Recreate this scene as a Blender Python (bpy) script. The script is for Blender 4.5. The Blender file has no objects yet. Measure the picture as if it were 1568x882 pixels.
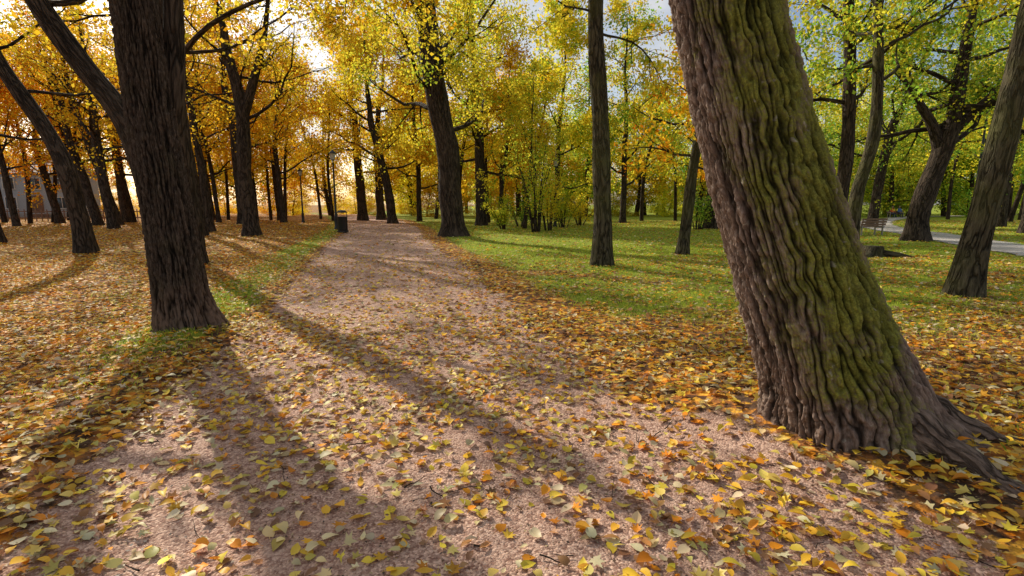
import bpy, math, numpy as np, time
from mathutils import Vector, noise
T0=time.time()
SC=bpy.context.scene
COL=SC.collection
SUN_AZ=math.radians(-40); SUN_EL=math.radians(29)

# ---------------------------------------------------------------- helpers
def build(name,V,polys,mat=None,attrs=None,smooth=False,parent=None,loc=None):
    V=np.asarray(V,dtype=np.float32)
    me=bpy.data.meshes.new(name)
    me.vertices.add(len(V)); me.vertices.foreach_set('co',V.ravel())
    polys=[np.asarray(p,dtype=np.int32) for p in polys if len(p)]
    loops=np.concatenate([p.ravel() for p in polys])
    tot=np.concatenate([np.full(len(p),p.shape[1],dtype=np.int32) for p in polys])
    start=np.concatenate([[0],np.cumsum(tot)[:-1]]).astype(np.int32)
    me.loops.add(len(loops)); me.loops.foreach_set('vertex_index',loops)
    me.polygons.add(len(tot)); me.polygons.foreach_set('loop_start',start)
    me.update(calc_edges=True)
    if attrs:
        for k,(typ,arr) in attrs.items():
            a=me.attributes.new(k,typ,'POINT')
            arr=np.asarray(arr,dtype=np.float32)
            if typ=='FLOAT_COLOR':
                if arr.shape[1]==3: arr=np.concatenate([arr,np.ones((len(arr),1),dtype=np.float32)],1)
                a.data.foreach_set('color',arr.ravel())
            elif typ=='FLOAT_VECTOR': a.data.foreach_set('vector',arr.ravel())
            else: a.data.foreach_set('value',arr.ravel())
    if smooth: me.polygons.foreach_set('use_smooth',np.ones(len(tot),dtype=bool))
    if mat: me.materials.append(mat)
    ob=bpy.data.objects.new(name,me); COL.objects.link(ob)
    if parent: ob.parent=parent
    return ob
def empty(name):
    e=bpy.data.objects.new(name,None); e.empty_display_size=.2; COL.objects.link(e); return e
def norm(a): return a/(np.linalg.norm(a,axis=-1,keepdims=True)+1e-9)
def catmull(P,n):
    P=np.asarray(P,float); Q=np.vstack([2*P[0]-P[1],P,2*P[-1]-P[-2]])
    t=np.linspace(0,len(P)-1-1e-6,n); i=t.astype(int); f=(t-i)[:,None]
    a,b,c,d=Q[i],Q[i+1],Q[i+2],Q[i+3]
    return .5*((2*b)+(c-a)*f+(2*a-5*b+4*c-d)*f**2+(-a+3*b-3*c+d)*f**3)
def frames(P):
    T=norm(np.gradient(P,axis=0)); d=np.abs(P[-1]-P[0]); 
    ref=np.eye(3)[0] if d[2]>=d[0] else np.eye(3)[int(np.argmin(d))]
    N=norm(ref-T*(T@ref)[:,None]); B=np.cross(T,N); return T,N,B
class Wood:
    def __init__(s): s.V=[];s.F=[];s.B=[];s.n=0
    def tube(s,P,R,n=8,h0=0.):
        P=np.asarray(P,float);R=np.asarray(R,float);m=len(P)
        T,N,B=frames(P); a=np.linspace(0,2*np.pi,n,endpoint=False)
        c,sn=np.cos(a),np.sin(a)
        V=P[:,None]+R[:,None,None]*(c[None,:,None]*N[:,None]+sn[None,:,None]*B[:,None])
        h=h0+np.concatenate([[0],np.cumsum(np.linalg.norm(np.diff(P,axis=0),axis=1))])
        rr=np.median(R)
        b=np.stack([np.broadcast_to(c*rr,(m,n)),np.broadcast_to(sn*rr,(m,n)),np.broadcast_to(h[:,None],(m,n))],-1)
        i=np.arange(m-1)[:,None]*n; j=np.arange(n)[None]; k=(j+1)%n
        F=np.stack([i+j,i+k,i+n+k,i+n+j],-1).reshape(-1,4)+s.n
        s.V.append(V.reshape(-1,3));s.F.append(F);s.B.append(b.reshape(-1,3));s.n+=m*n
    def out(s,name,mat,parent):
        return build(name,np.concatenate(s.V),[np.concatenate(s.F)],mat,{'bco':('FLOAT_VECTOR',np.concatenate(s.B))},True,parent)

def nt(mat): 
    mat.use_nodes=True; t=mat.node_tree; t.nodes.clear(); return t
class G:
    def __init__(s,name):
        s.m=bpy.data.materials.new(name); s.t=nt(s.m); s.out=s.t.nodes.new('ShaderNodeOutputMaterial')
    def n(s,typ,**kw):
        x=s.t.nodes.new('ShaderNode'+typ)
        ins=kw.pop('i',{})
        for k,v in kw.items(): setattr(x,k,v)
        for k,v in ins.items():
            if isinstance(v,tuple) and len(v)==2 and hasattr(v[0],'outputs'): s.t.links.new(v[0].outputs[v[1]],x.inputs[k])
            elif hasattr(v,'outputs'): s.t.links.new(v.outputs[0],x.inputs[k])
            else: x.inputs[k].default_value=v
        return x
    def ramp(s,src,stops,idx=0):
        r=s.t.nodes.new('ShaderNodeValToRGB'); e=r.color_ramp.elements
        while len(e)<len(stops): e.new(.5)
        for q,(p,c) in zip(e,stops):
            q.position=p; q.color=(*c,1) if isinstance(c,tuple) else (c,c,c,1)
        s.t.links.new(src.outputs[idx] if hasattr(src,'outputs') else src,r.inputs[0]); return r
    def mix(s,f,a,b,blend='MIX'):
        x=s.t.nodes.new('ShaderNodeMix'); x.data_type='RGBA'; x.blend_type=blend
        for k,v in ((0,f),(6,a),(7,b)):
            if hasattr(v,'outputs'):
                o=v.outputs[2] if v.bl_idname=='ShaderNodeMix' else v.outputs[0]
                s.t.links.new(o,x.inputs[k])
            elif hasattr(v,'is_linked'): s.t.links.new(v,x.inputs[k])
            else: x.inputs[k].default_value=v if not isinstance(v,tuple) else (*v,1)[:4]
        return x
    def link(s,a,b): s.t.links.new(a,b)

def math_(g,op,a,b=0.):
    return g.n('Math',operation=op,i={0:a,1:b})

# ---------------------------------------------------------------- materials
def bark_mat(name,dark,light,sx=15.,sz=1.9,bump=1.,dist=.05,moss=None):
    g=G(name); at=g.n('Attribute',attribute_name='bco')
    mp=g.n('Mapping',i={'Vector':(at,1),'Scale':(sx,sx,sz)})
    vo=g.n('TexNoise',i={'Vector':mp,'Scale':1.,'Detail':2.5,'Roughness':.55,'Distortion':.4})
    rid=math_(g,'ABSOLUTE',math_(g,'SUBTRACT',vo,.5))
    fn=g.n('TexNoise',i={'Vector':mp,'Scale':3.,'Detail':5.,'Roughness':.65})
    big=g.n('TexNoise',i={'Vector':(at,1),'Scale':1.3,'Detail':3.})
    r=g.ramp(rid,[(0.,0.),(.08,1.)])
    hgt=math_(g,'ADD',r,math_(g,'MULTIPLY',fn,.8))
    cr=g.ramp(fn,[(.3,tuple(.6*x for x in dark)),(.7,light)])
    col=g.mix(r,tuple(.35*x for x in dark),cr)
    col=g.mix(g.ramp(big,[(.4,0.),(.75,.4)]),col,tuple(1.15*x for x in light))
    if moss:
        mo=g.ramp(big,[(.44,0.),(.66,.6)])
        col=g.mix(mo,col,moss)
    b=g.n('Bump',i={'Height':hgt,'Strength':bump,'Distance':dist})
    p=g.n('BsdfPrincipled',i={'Base Color':(col,2),'Roughness':.9,'Normal':b})
    p.inputs['Specular IOR Level'].default_value=.12
    g.link(p.outputs[0],g.out.inputs[0]); return g.m
BARK=bark_mat('bark_dark',(.045,.034,.025),(.12,.088,.065))
BARKG=bark_mat('bark_mossy',(.055,.046,.028),(.15,.125,.08),moss=(.11,.115,.03))
BARKF=bark_mat('bark_distant',(.035,.024,.018),(.085,.06,.042),sx=5,sz=1.,bump=.5)

def hero_bark(name,mossy):
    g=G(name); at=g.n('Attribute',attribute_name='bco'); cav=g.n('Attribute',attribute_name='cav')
    mp=g.n('Mapping',i={'Vector':(at,1),'Scale':(1,1,.26)})
    f1=g.n('TexNoise',i={'Vector':mp,'Scale':46.,'Detail':8.,'Roughness':.82})
    f2=g.n('TexNoise',i={'Vector':(at,1),'Scale':2.6,'Detail':5.,'Roughness':.6})
    f3=g.n('TexNoise',i={'Vector':(at,1),'Scale':60.,'Detail':5.,'Roughness':.75})
    if mossy:
        base=g.ramp(f1,[(.32,(.12,.085,.065)),(.5,(.34,.245,.190)),(.66,(.62,.50,.42))])
    else:
        base=g.ramp(f1,[(.30,(.034,.025,.018)),(.5,(.100,.073,.055)),(.70,(.26,.20,.155))])
    nv=g.n('VectorMath',operation='NORMALIZE',i={0:g.n('VectorMath',operation='MULTIPLY',i={0:(at,1),1:(1,1,0)})})
    if mossy:
        d=g.n('VectorMath',operation='DOT_PRODUCT',i={0:nv,1:(.25,-.965,0)})
        sep=g.n('SeparateXYZ',i={0:(at,1)})
        hz=g.n('MapRange',i={0:(sep,2),1:.30,2:.95,3:-.65,4:.05})
        m=math_(g,'ADD',math_(g,'ADD',(d,1),math_(g,'MULTIPLY',math_(g,'SUBTRACT',f2,.5),2.4)),hz)
        m=math_(g,'ADD',m,math_(g,'MULTIPLY',math_(g,'SUBTRACT',f3,.5),1.5))
        mr=g.ramp(m,[(.42,0.),(.95,.88)])
        mc=g.ramp(f3,[(.3,(.10,.115,.014)),(.5,(.27,.29,.035)),(.7,(.50,.51,.08))])
        low=g.n('MapRange',i={0:(sep,2),1:.2,2:1.,3:.4,4:0.})
        base=g.mix(low,base,(.30,.19,.14))
        base=g.mix(mr,base,mc)
        spots=g.ramp(g.n('TexNoise',i={'Vector':(at,1),'Scale':14.,'Detail':5.}),[(.66,0.),(.70,.6)])
        base=g.mix(spots,base,(.60,.56,.46))
    else:
        sep=g.n('SeparateXYZ',i={0:(at,1)})
        low=g.n('MapRange',i={0:(sep,2),1:.45,2:.9,3:.6,4:0.})
        base=g.mix(low,base,(.30,.20,.15))
        mr=g.ramp(f2,[(.5,0.),(.7,.35)])
        base=g.mix(mr,base,(.07,.068,.03))
    cr=g.ramp((cav.outputs[2]),[(0.,.12),(.45,.75),(.85,1.2)])  # darkens furrows in the colour: crevice bark tone plus mild painted-in shade
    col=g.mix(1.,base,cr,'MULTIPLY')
    b=g.n('Bump',i={'Height':math_(g,'ADD',f1,math_(g,'MULTIPLY',f3,.5)),'Strength':1.,'Distance':.035})
    p=g.n('BsdfPrincipled',i={'Base Color':(col,2),'Roughness':.92,'Normal':b})
    p.inputs['Specular IOR Level'].default_value=.12
    g.link(p.outputs[0],g.out.inputs[0]); return g.m

def leaf_mat(name,trans=.55,gloss=.0,vary=False):
    g=G(name); at=g.n('Attribute',attribute_name='lc'); col=at
    if vary:
        oi=g.n('ObjectInfo'); 
        hs=g.n('HueSaturation',i={'Color':(at,0),'Hue':g.n('MapRange',i={0:(oi,5),1:0.,2:1.,3:.485,4:.515}),
            'Value':g.n('MapRange',i={0:(oi,5),1:0.,2:1.,3:.9,4:1.1})})
        col=hs
    d=g.n('BsdfDiffuse',i={'Color':(col,0)}); t=g.n('BsdfTranslucent',i={'Color':(col,0)})
    m=g.n('MixShader',i={0:trans,1:d,2:t})
    if gloss>0:
        s=g.n('BsdfGlossy',i={'Color':(.8,.8,.8,1),'Roughness':.45}); m=g.n('MixShader',i={0:gloss,1:m,2:s})
    g.link(m.outputs[0],g.out.inputs[0]); return g.m
LEAF=leaf_mat('foliage',.62); LEAFV=leaf_mat('foliage_distant',.6,0,True)
LITTER=leaf_mat('fallen_leaf',.20,.03); GRASSM=leaf_mat('grass_blade',.4,.0)

# ---------------------------------------------------------------- terrain
PT=np.array([(-6,-3.1,3.2),(-3,-2.9,3.1),(1.0,-2.6,2.9),(2.1,-2.55,2.3),(3.55,-2.85,1.70),(4.2,-3.0,1.0),(5.9,-3.38,.6),(7,-3.7,.33),
 (9.8,-4.48,-.4),(12.9,-5.4,-1.06),(18.7,-6.9,-2.6),(24,-8.2,-4.1),(30,-9.8,-5.2),(38.8,-12.6,-7.2),(49,-15.8,-10.3),(65,-22,-17),(90,-34,-29)])
def pathL(y): return np.interp(y,PT[:,0],PT[:,1])
def pathR(y): return np.interp(y,PT[:,0],PT[:,2])
P2=catmull([(14,9),(17.0,16.0),(20,23.5),(29.5,42),(48,62),(80,80)],120)
def d2path(x,y):
    xc=np.interp(y,P2[:,1],P2[:,0]); return np.abs(x-xc)*.88
MOUNDS=[(2.25,3.5,.10,.75),(-4.06,6.2,.10,.7),(7.4,8.2,.06,.6),(2.3,13,.06,.7),(-2.72,24,.1,1.),(-13.4,16.1,.06,.7),(-7.15,10.6,.06,.6)]
def Hh(x,y):
    z=.025*np.sin(.9*x+1)*np.cos(.7*y)+.05*np.sin(.21*x)*np.sin(.17*y+1)+.012*np.sin(2.1*x+.8*y)
    for mx,my,a,s in MOUNDS: z=z+a*np.exp(-((x-mx)**2+(y-my)**2)/(2*s*s))
    l,r=pathL(y),pathR(y)
    inside=1/(1+np.exp(-(x-l)/.18))*1/(1+np.exp(-(r-x)/.18))
    verge=np.exp(-((x-l+.35)/.35)**2)*(.035+.03*np.sin(2.6*y+1.3*np.sin(1.7*y)))*np.clip((9-y)/3,0,1)
    return z-.055*inside+verge
def vnoise(x,y,s,seed=0):
    x=x*s+seed*17.3;y=y*s+seed*9.1
    return (np.sin(x*1.3+2*np.sin(y*.7))+np.sin(y*1.7+2*np.sin(x*.9+1))+np.sin((x+y)*1.1+seed)+np.sin((x-y)*2.3))*.25
def grass_amt(x,y):
    l,r=pathL(y),pathR(y); n=vnoise(x,y,.8,1)*.6+vnoise(x,y,2.3,2)*.5
    lawn=np.clip((x-r-.4)/1.0,0,1)*np.clip((y-4.5)/4,0,1)*np.clip(.70+.65*n+np.clip((y-12)/8,0,.6)-np.clip((x-8)/20,0,.3)*np.clip((16-y)/8,0,1),0,1)
    edge=np.exp(-((x-l+.75)/.6)**2)*np.clip((y-3)/3,0,1)*np.clip(.85+.5*n,0,1)
    right=np.clip((x-r-.8)/1,0,1)*np.clip(.30+.5*n,0,1)*.6
    left=np.clip((l-x-1)/1.5,0,1)*np.clip(.10+.5*n,0,1)*.7
    return np.clip(np.maximum.reduce([lawn,edge,right,left]),0,1)

def sgrid(a,k,n,c): return c+k*np.sinh(np.linspace(-a,a,n))
n=500
xs=sgrid(5.2,6.6,n,0.); ys=sgrid(5.2,6.6,n,5.)
X,Y=np.meshgrid(xs,ys); Z=Hh(X,Y)
V=np.stack([X,Y,Z],-1).reshape(-1,3)
i=np.arange(n-1)[:,None]*n;j=np.arange(n-1)[None]
F=np.stack([i+j,i+j+1,i+n+j+1,i+n+j],-1).reshape(-1,4)
g=G('ground_litter'); tc=g.n('NewGeometry'); ga=g.n('Attribute',attribute_name='grass')
vo=g.n('TexVoronoi',i={'Vector':(tc,0),'Scale':15.})
nf=g.n('TexNoise',i={'Vector':(tc,0),'Scale':30.,'Detail':6.})
nm=g.n('TexNoise',i={'Vector':(tc,0),'Scale':5.,'Detail':6.,'Roughness':.7})
sx=g.n('SeparateColor',i={0:(vo,1)})
lit=g.ramp(sx,[(0.,(.13,.06,.03)),(.25,(.38,.15,.04)),(.5,(.64,.26,.04)),(.75,(.80,.41,.05)),(.9,(.74,.50,.12))])
lit.color_ramp.interpolation='CONSTANT'
soil=g.ramp(nf,[(.3,(.05,.030,.018)),(.7,(.14,.085,.055))])
cover=g.ramp(nm,[(.40,0.),(.54,1.)])
c1=g.mix(cover,soil,lit)
gr=g.ramp(nf,[(.3,(.12,.17,.02)),(.7,(.40,.45,.05))])
gm=g.ramp(math_(g,'ADD',(ga,2),math_(g,'MULTIPLY',math_(g,'SUBTRACT',nm,.5),1.2)),[(.35,0.),(.55,1.)])
c2=g.mix(gm,c1,gr)
b=g.n('Bump',i={'Height':math_(g,'ADD',nf,math_(g,'MULTIPLY',(vo,0),.8)),'Strength':.6,'Distance':.025})
p=g.n('BsdfPrincipled',i={'Base Color':(c2,2),'Roughness':.95,'Normal':b}); p.inputs['Specular IOR Level'].default_value=.1
g.link(p.outputs[0],g.out.inputs[0])
build('ground',V,[F],g.m,{'grass':('FLOAT',grass_amt(V[:,0],V[:,1]))},True)

def path_strip(name,ys,L,R,nx,mat,dz=.008):
    t=np.linspace(-.12,1.12,nx)
    X=L[:,None]+(R-L)[:,None]*t[None]; Y=np.broadcast_to(ys[:,None],X.shape)
    Z=Hh(X,Y)+dz; m=len(ys)
    e=np.abs(t-.5)*2; W=(R-L)[:,None]; E=((1-e)[None]*W/2)
    V=np.stack([X,Y,Z],-1).reshape(-1,3)
    i=np.arange(m-1)[:,None]*nx;j=np.arange(nx-1)[None]
    F=np.stack([i+j,i+j+1,i+nx+j+1,i+nx+j],-1).reshape(-1,4)
    return build(name,V,[F],mat,{'edge':('FLOAT',E.ravel())},True)
def gravel(name,dark,light):
    g=G(name); tc=g.n('NewGeometry'); ea=g.n('Attribute',attribute_name='edge')
    v=g.n('TexVoronoi',i={'Vector':(tc,0),'Scale':90.}); v2=g.n('TexVoronoi',i={'Vector':(tc,0),'Scale':38.})
    nb=g.n('TexNoise',i={'Vector':(tc,0),'Scale':1.1,'Detail':5.}); nf=g.n('TexNoise',i={'Vector':(tc,0),'Scale':26.,'Detail':8.,'Roughness':.75})
    sc=g.n('SeparateColor',i={0:(v,1)})
    c=g.ramp(sc,[(0.,tuple(.45*x for x in dark)),(.5,dark),(.85,light),(1.,tuple(1.35*x for x in light))])
    c=g.mix(g.ramp(nb,[(.35,0.),(.65,.6)]),c,tuple(.7*x for x in dark))
    c=g.mix(g.ramp(nf,[(.42,.0),(.62,.6)]),c,light)
    h=math_(g,'ADD',math_(g,'MULTIPLY',(v,0),-.6),math_(g,'ADD',math_(g,'MULTIPLY',(v2,0),-.4),math_(g,'MULTIPLY',nf,1.3)))
    b=g.n('Bump',i={'Height':h,'Strength':.7,'Distance':.012})
    p=g.n('BsdfPrincipled',i={'Base Color':(c,2),'Roughness':.9,'Normal':b}); p.inputs['Specular IOR Level'].default_value=.15
    ed=math_(g,'ADD',(ea,2),math_(g,'MULTIPLY',math_(g,'SUBTRACT',g.n('TexNoise',i={'Vector':(tc,0),'Scale':3.5,'Detail':8.,'Roughness':.7}),.5),1.5))
    k=g.ramp(ed,[(.0,0.),(.14,1.)])
    mx=g.n('MixShader',i={0:k,1:g.n('BsdfTransparent'),2:p})
    g.link(mx.outputs[0],g.out.inputs[0]); return g.m
GR=gravel('gravel_earth',(.37,.195,.14),(.76,.52,.39))
yy=np.concatenate([np.arange(-6,12,.14),np.arange(12,90,.6)])
path_strip('gravel_path',yy,pathL(yy),pathR(yy),48,GR)
GR2=gravel('gravel_pale',(.50,.46,.43),(.66,.61,.57))
T=norm(np.gradient(P2,axis=0)); Nn=np.stack([T[:,1],-T[:,0]],-1)
tt=np.linspace(-1.4,1.4,16)
Xp=P2[:,None,0]+Nn[:,None,0]*tt[None]; Yp=P2[:,None,1]+Nn[:,None,1]*tt[None]
Vp=np.stack([Xp,Yp,Hh(Xp,Yp)+.035],-1).reshape(-1,3); i=np.arange(119)[:,None]*16;j=np.arange(15)[None]
Fp=np.stack([i+j,i+j+1,i+17+j,i+16+j],-1).reshape(-1,4)
build('park_footpath',Vp,[Fp],GR2,{'edge':('FLOAT',np.broadcast_to(1.2-np.abs(tt),(120,16)).ravel())},True)

# ---------------------------------------------------------------- colours
PAL={'gold':[(.95,.58,.03),(.96,.68,.045),(.95,.48,.02),(.93,.70,.055)],
 'orange':[(.94,.38,.02),(.95,.52,.03),(.86,.28,.015),(.95,.62,.045)],
 'yellow':[(.95,.78,.05),(.95,.76,.06),(.95,.66,.035),(.84,.76,.06)],
 'ygreen':[(.80,.77,.07),(.58,.68,.06),(.94,.78,.06),(.40,.56,.05)],
 'green':[(.30,.50,.06),(.42,.60,.07),(.66,.68,.08),(.20,.40,.05)]}
def pick(rng,pal,n,clump=None):
    P=np.array(PAL[pal]); 
    idx=rng.integers(0,len(P),n) if clump is None else np.where(rng.random(n)<.65,clump%len(P),rng.integers(0,len(P),n))
    c=P[idx]*rng.uniform(.7,1.08,(n,1))*rng.uniform(.92,1.08,(n,3)); return np.clip(c,0,.95)
def leaf_quads(rng,C,size,cols):
    n=len(C); u=norm(rng.normal(size=(n,3))); w=rng.normal(size=(n,3)); v=norm(np.cross(u,w)); k=np.cross(u,v)
    s=(size*rng.uniform(.6,1.25,n))[:,None]
    bend=k*s*.12
    V=np.stack([C-u*s*.5,C+v*s*.38-u*s*.08+bend,C+u*s*.55,C-v*s*.38-u*s*.08+bend],1).reshape(-1,3)
    F=np.arange(4*n).reshape(-1,4); return V,F,np.repeat(cols,4,0)

# ---------------------------------------------------------------- trees
def grow(name,pts,H,z0,L,nleaf,pal,seed,ls=.13,nl=13,bark=None,forks=None,pal2=None,twig=True,start_el=(.15,.9),hero=False,side=10,sub=6,zmin=1.2,nf=6,fl=.5,fi=5,lr=1.):
    rng=np.random.default_rng(seed); root=empty(name); W=Wood()
    P=np.array([p[:3] for p in pts],float); R=[p[3] for p in pts]
    base=P[0].copy()
    P[:,2]+=Hh(base[0],base[1])*(1-np.clip(P[:,2],0,1))
    d=norm(P[-1]-P[-2]); cur=P[-1].copy(); ext=[];rr=[];r=R[-1]; steps=5; dz=(H-cur[2])/steps
    for k in range(steps):
        d=norm(d*.6+np.array([0,0,.55])+rng.normal(size=3)*.10)
        cur=cur+d*dz/max(d[2],.4); r=R[-1]*(1-(k+1)/steps*.85); ext.append(cur.copy()); rr.append(r)
    allP=np.vstack([P,ext]); allR=np.concatenate([R,rr])
    m=40; TP=catmull(allP,m); TR=np.interp(np.linspace(0,len(allP)-1,m),np.arange(len(allP)),allR)
    TP[:,:2]+= (np.array([vnoise(TP[:,2],TP[:,2]*0,.9,seed%13+1),vnoise(TP[:,2],TP[:,2]*0,.9,seed%11+5)]).T)*.08*np.clip(TP[:,2:3]-.5,0,1)*(.5+R[0])
    if not hero:
        q=np.concatenate([np.linspace(0,.09,6)[:-1],np.linspace(.09,1,m)])
        idx=q*(m-1); TPq=np.stack([np.interp(idx,np.arange(m),TP[:,c]) for c in range(3)],1)
        zq=TPq[:,2]-TPq[0,2]; TRq=np.interp(q*(len(allP)-1),np.arange(len(allP)),allR)*(1+.38*np.exp(-zq/.22))*(1+.05*np.sin(zq*3+seed))
        TPq[0,2]-=.15
        W.tube(TPq,TRq,side)
    C=[];CI=[];ci=0
    def br(p0,d0,L,r0,lev,seg=7,up=.10):
        pts=[p0]; d=d0.copy(); s=L/seg
        for k in range(seg):
            d=norm(d+rng.normal(size=3)*.20+np.array([0,0,up])); pts.append(pts[-1]+d*s)
        pts=np.array(pts); rad=np.linspace(r0,max(r0*.15,.006),seg+1)
        if lev<2 or twig: W.tube(pts,rad,7 if lev==0 else (5 if lev==1 else 3))
        return pts,rad
    def rot(d,ang):
        w=norm(np.cross(d,rng.normal(size=3))); return norm(d*math.cos(ang)+w*math.sin(ang))
    starts=[]
    for k in range(nl):
        f=(k+rng.random()*.7)/nl; z=z0+(H*.97-z0)*f
        i=int(np.argmin(np.abs(TP[:,2]-z))); az=k*2.4+rng.random()*1.; 
        el=start_el[0]+(start_el[1]-start_el[0])*f+rng.normal()*.12
        d=np.array([math.cos(az)*math.cos(el),math.sin(az)*math.cos(el),math.sin(el)])
        l=L*(1-.55*f)*rng.uniform(.75,1.15); starts.append((TP[i],d,l,lr*max(min(TR[i]*.42,.03+l*.015),.02)))
    if forks:
        for fk in forks:
            FP=catmull([q[:3] for q in fk],14); FR=np.interp(np.linspace(0,len(fk)-1,14),np.arange(len(fk)),[q[3] for q in fk])
            W.tube(FP,FR,8)
            for k in range(nf):
                i=rng.integers(fi,14); az=rng.random()*6.28; el=rng.uniform(.0,.8) if nf==6 else rng.uniform(-.5,.4)
                starts.append((FP[i],np.array([math.cos(az)*math.cos(el),math.sin(az)*math.cos(el),math.sin(el)]),L*fl*rng.uniform(.6,1.1),FR[i]*.5))
    for (p0,d,l,r0) in starts:
        pp,rad=br(p0,d,l,r0,0,8,.06)
        for q in range(sub):
            t=rng.uniform(.25,1.); i=int(t*8); dd=norm(pp[min(i+1,8)]-pp[max(i-1,0)])
            p2,r2=br(pp[i],rot(dd,rng.uniform(.5,1.1)),l*rng.uniform(.25,.5),rad[i]*.5,1,5,.0)
            for w in range(4):
                i2=rng.integers(1,6); dd=norm(p2[i2]-p2[i2-1])
                p3,_=br(p2[i2],rot(dd,rng.uniform(.4,1.1)),rng.uniform(.35,.9)*max(.5,L/4),max(r2[i2]*.5,.006),2,3,-.08)
                C.append(p3[1:]); CI.append(np.full(3,ci)); ci+=1
            C.append(p2[2:]);CI.append(np.full(len(p2)-2,ci));ci+=1
    W.out('trunk_and_limbs',bark or BARK,root)
    C=np.concatenate(C);CI=np.concatenate(CI)
    k=rng.integers(0,len(C),nleaf); Q=C[k]+rng.normal(size=(nleaf,3))*np.array([.18,.18,.16])*max(.8,L/4.5)
    ok=Q[:,2]>zmin; Q=Q[ok];k=k[ok]
    cols=pick(rng,pal,len(Q),CI[k])
    if pal2:
        c2=pick(rng,pal2,len(Q),CI[k]); mm=((CI[k]*7919)%10<4); cols[mm]=c2[mm]
    V,F,cc=leaf_quads(rng,Q,ls,cols)
    build('crown',V,[F],LEAF,{'lc':('FLOAT_COLOR',cc)},False,root)
    return root

def hero_trunk(root,pts,nth,nz,mat,depth,cf,lobes,seed,warp=.05,zf=1.3):
    P=np.array([p[:3] for p in pts],float);R=np.array([p[3] for p in pts])
    P[0,2]-=.15
    CP=catmull(P,200); CR=np.interp(np.linspace(0,len(P)-1,200),np.arange(len(P)),R)
    h=np.concatenate([[0],np.cumsum(np.linalg.norm(np.diff(CP,axis=0),axis=1))])
    hh=np.linspace(0,h[-1],nz); C=np.stack([np.interp(hh,h,CP[:,c]) for c in range(3)],1); CRr=np.interp(hh,h,CR)
    ker=np.ones(15)/15; CRr=np.convolve(np.pad(CRr,7,'edge'),ker,'valid')
    T,N,B=frames(C); a=np.linspace(0,2*np.pi,nth,endpoint=False)
    R0=.45; disp=np.zeros((nz,nth)); cav=np.zeros((nz,nth)); bco=np.zeros((nz,nth,3))
    N3=noise.noise
    for i in range(nz):
        z=hh[i]
        for j in range(nth):
            c,s=math.cos(a[j]),math.sin(a[j]); x,y=c*R0,s*R0
            w=N3(Vector((x*2.,y*2.,z*1.6+seed)))*warp+N3(Vector((x*9.,y*9.,z*8+seed)))*.030
            xx,yy_=x-s*w,y+c*w
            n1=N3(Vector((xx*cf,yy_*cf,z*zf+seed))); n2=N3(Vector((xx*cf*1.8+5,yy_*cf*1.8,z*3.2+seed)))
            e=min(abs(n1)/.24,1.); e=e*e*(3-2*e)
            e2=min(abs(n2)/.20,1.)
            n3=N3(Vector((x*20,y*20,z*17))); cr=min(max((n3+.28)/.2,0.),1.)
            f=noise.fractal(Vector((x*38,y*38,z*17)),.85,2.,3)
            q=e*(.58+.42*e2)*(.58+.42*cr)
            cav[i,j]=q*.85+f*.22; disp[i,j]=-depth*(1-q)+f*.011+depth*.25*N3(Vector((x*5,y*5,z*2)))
            bco[i,j]=(x,y,z)
    fl=np.exp(-np.clip(hh-.15,0,9)/.20)[:,None]; fl2=np.exp(-np.clip(hh-.15,0,9)/.5)[:,None]
    lob=np.zeros(nth); 
    for (ang,amp,wd) in lobes:
        dd=(a-ang+np.pi)%(2*np.pi)-np.pi; lob+=amp*np.exp(-(dd/wd)**2)
    broad=.03*np.sin(3*a+1)[None]*np.ones((nz,1))+.02*np.sin(5*a+hh[:,None]*.9)
    RR=CRr[:,None]*(1+.06*fl+broad)+lob[None]*(.75*fl+.22*fl2)+disp
    V=C[:,None]+RR[...,None]*(np.cos(a)[None,:,None]*N[:,None]+np.sin(a)[None,:,None]*B[:,None])
    i=np.arange(nz-1)[:,None]*nth;j=np.arange(nth)[None];k=(j+1)%nth
    F=np.stack([i+j,i+k,i+nth+k,i+nth+j],-1).reshape(-1,4)
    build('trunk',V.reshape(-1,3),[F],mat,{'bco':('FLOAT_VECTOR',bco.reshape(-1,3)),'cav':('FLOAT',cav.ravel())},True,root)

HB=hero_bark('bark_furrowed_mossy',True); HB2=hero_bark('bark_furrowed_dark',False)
big=[(2.36,3.45,0,.48),(2.25,3.42,.35,.45),(2.06,3.40,.8,.42),(1.88,3.40,1.22,.39),(1.56,3.40,2.06,.345),(1.31,3.40,2.84,.315),(1.13,3.4,3.6,.30)]
rt=grow('linden_tree',big,14,5.,5.,4500,'yellow',3,ls=.12,nl=10,hero=True)
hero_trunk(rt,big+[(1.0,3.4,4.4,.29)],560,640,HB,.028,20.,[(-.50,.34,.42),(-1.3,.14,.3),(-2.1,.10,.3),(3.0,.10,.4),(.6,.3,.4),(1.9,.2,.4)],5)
W=Wood(); W.tube(catmull([(1.10,3.4,3.9),(1.0,3.4,5.),(.9,3.5,8.),(1.,3.5,11),(1.,3.5,14)],30),np.linspace(.29,.05,30),12); W.out('upper_trunk',BARKG,rt)
W=Wood()
for rp in ([(2.5,3.10,.22,.15),(2.64,2.80,.09,.11),(2.74,2.50,.02,.075),(2.90,2.22,-.02,.045),(3.05,2.0,-.06,.03)],
           [(2.8,3.30,.22,.13),(3.1,3.15,.07,.09),(3.45,3.05,-.01,.05),(3.75,2.95,-.08,.03)]):
    W.tube(catmull([q[:3] for q in rp],18),np.interp(np.linspace(0,1,18),np.linspace(0,1,len(rp)),[q[3] for q in rp])*(1+.12*np.sin(np.arange(18)*1.7)),14)
W.out('roots',bark_mat('bark_root',(.15,.10,.07),(.34,.24,.18),sx=22,sz=5),rt)
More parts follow.
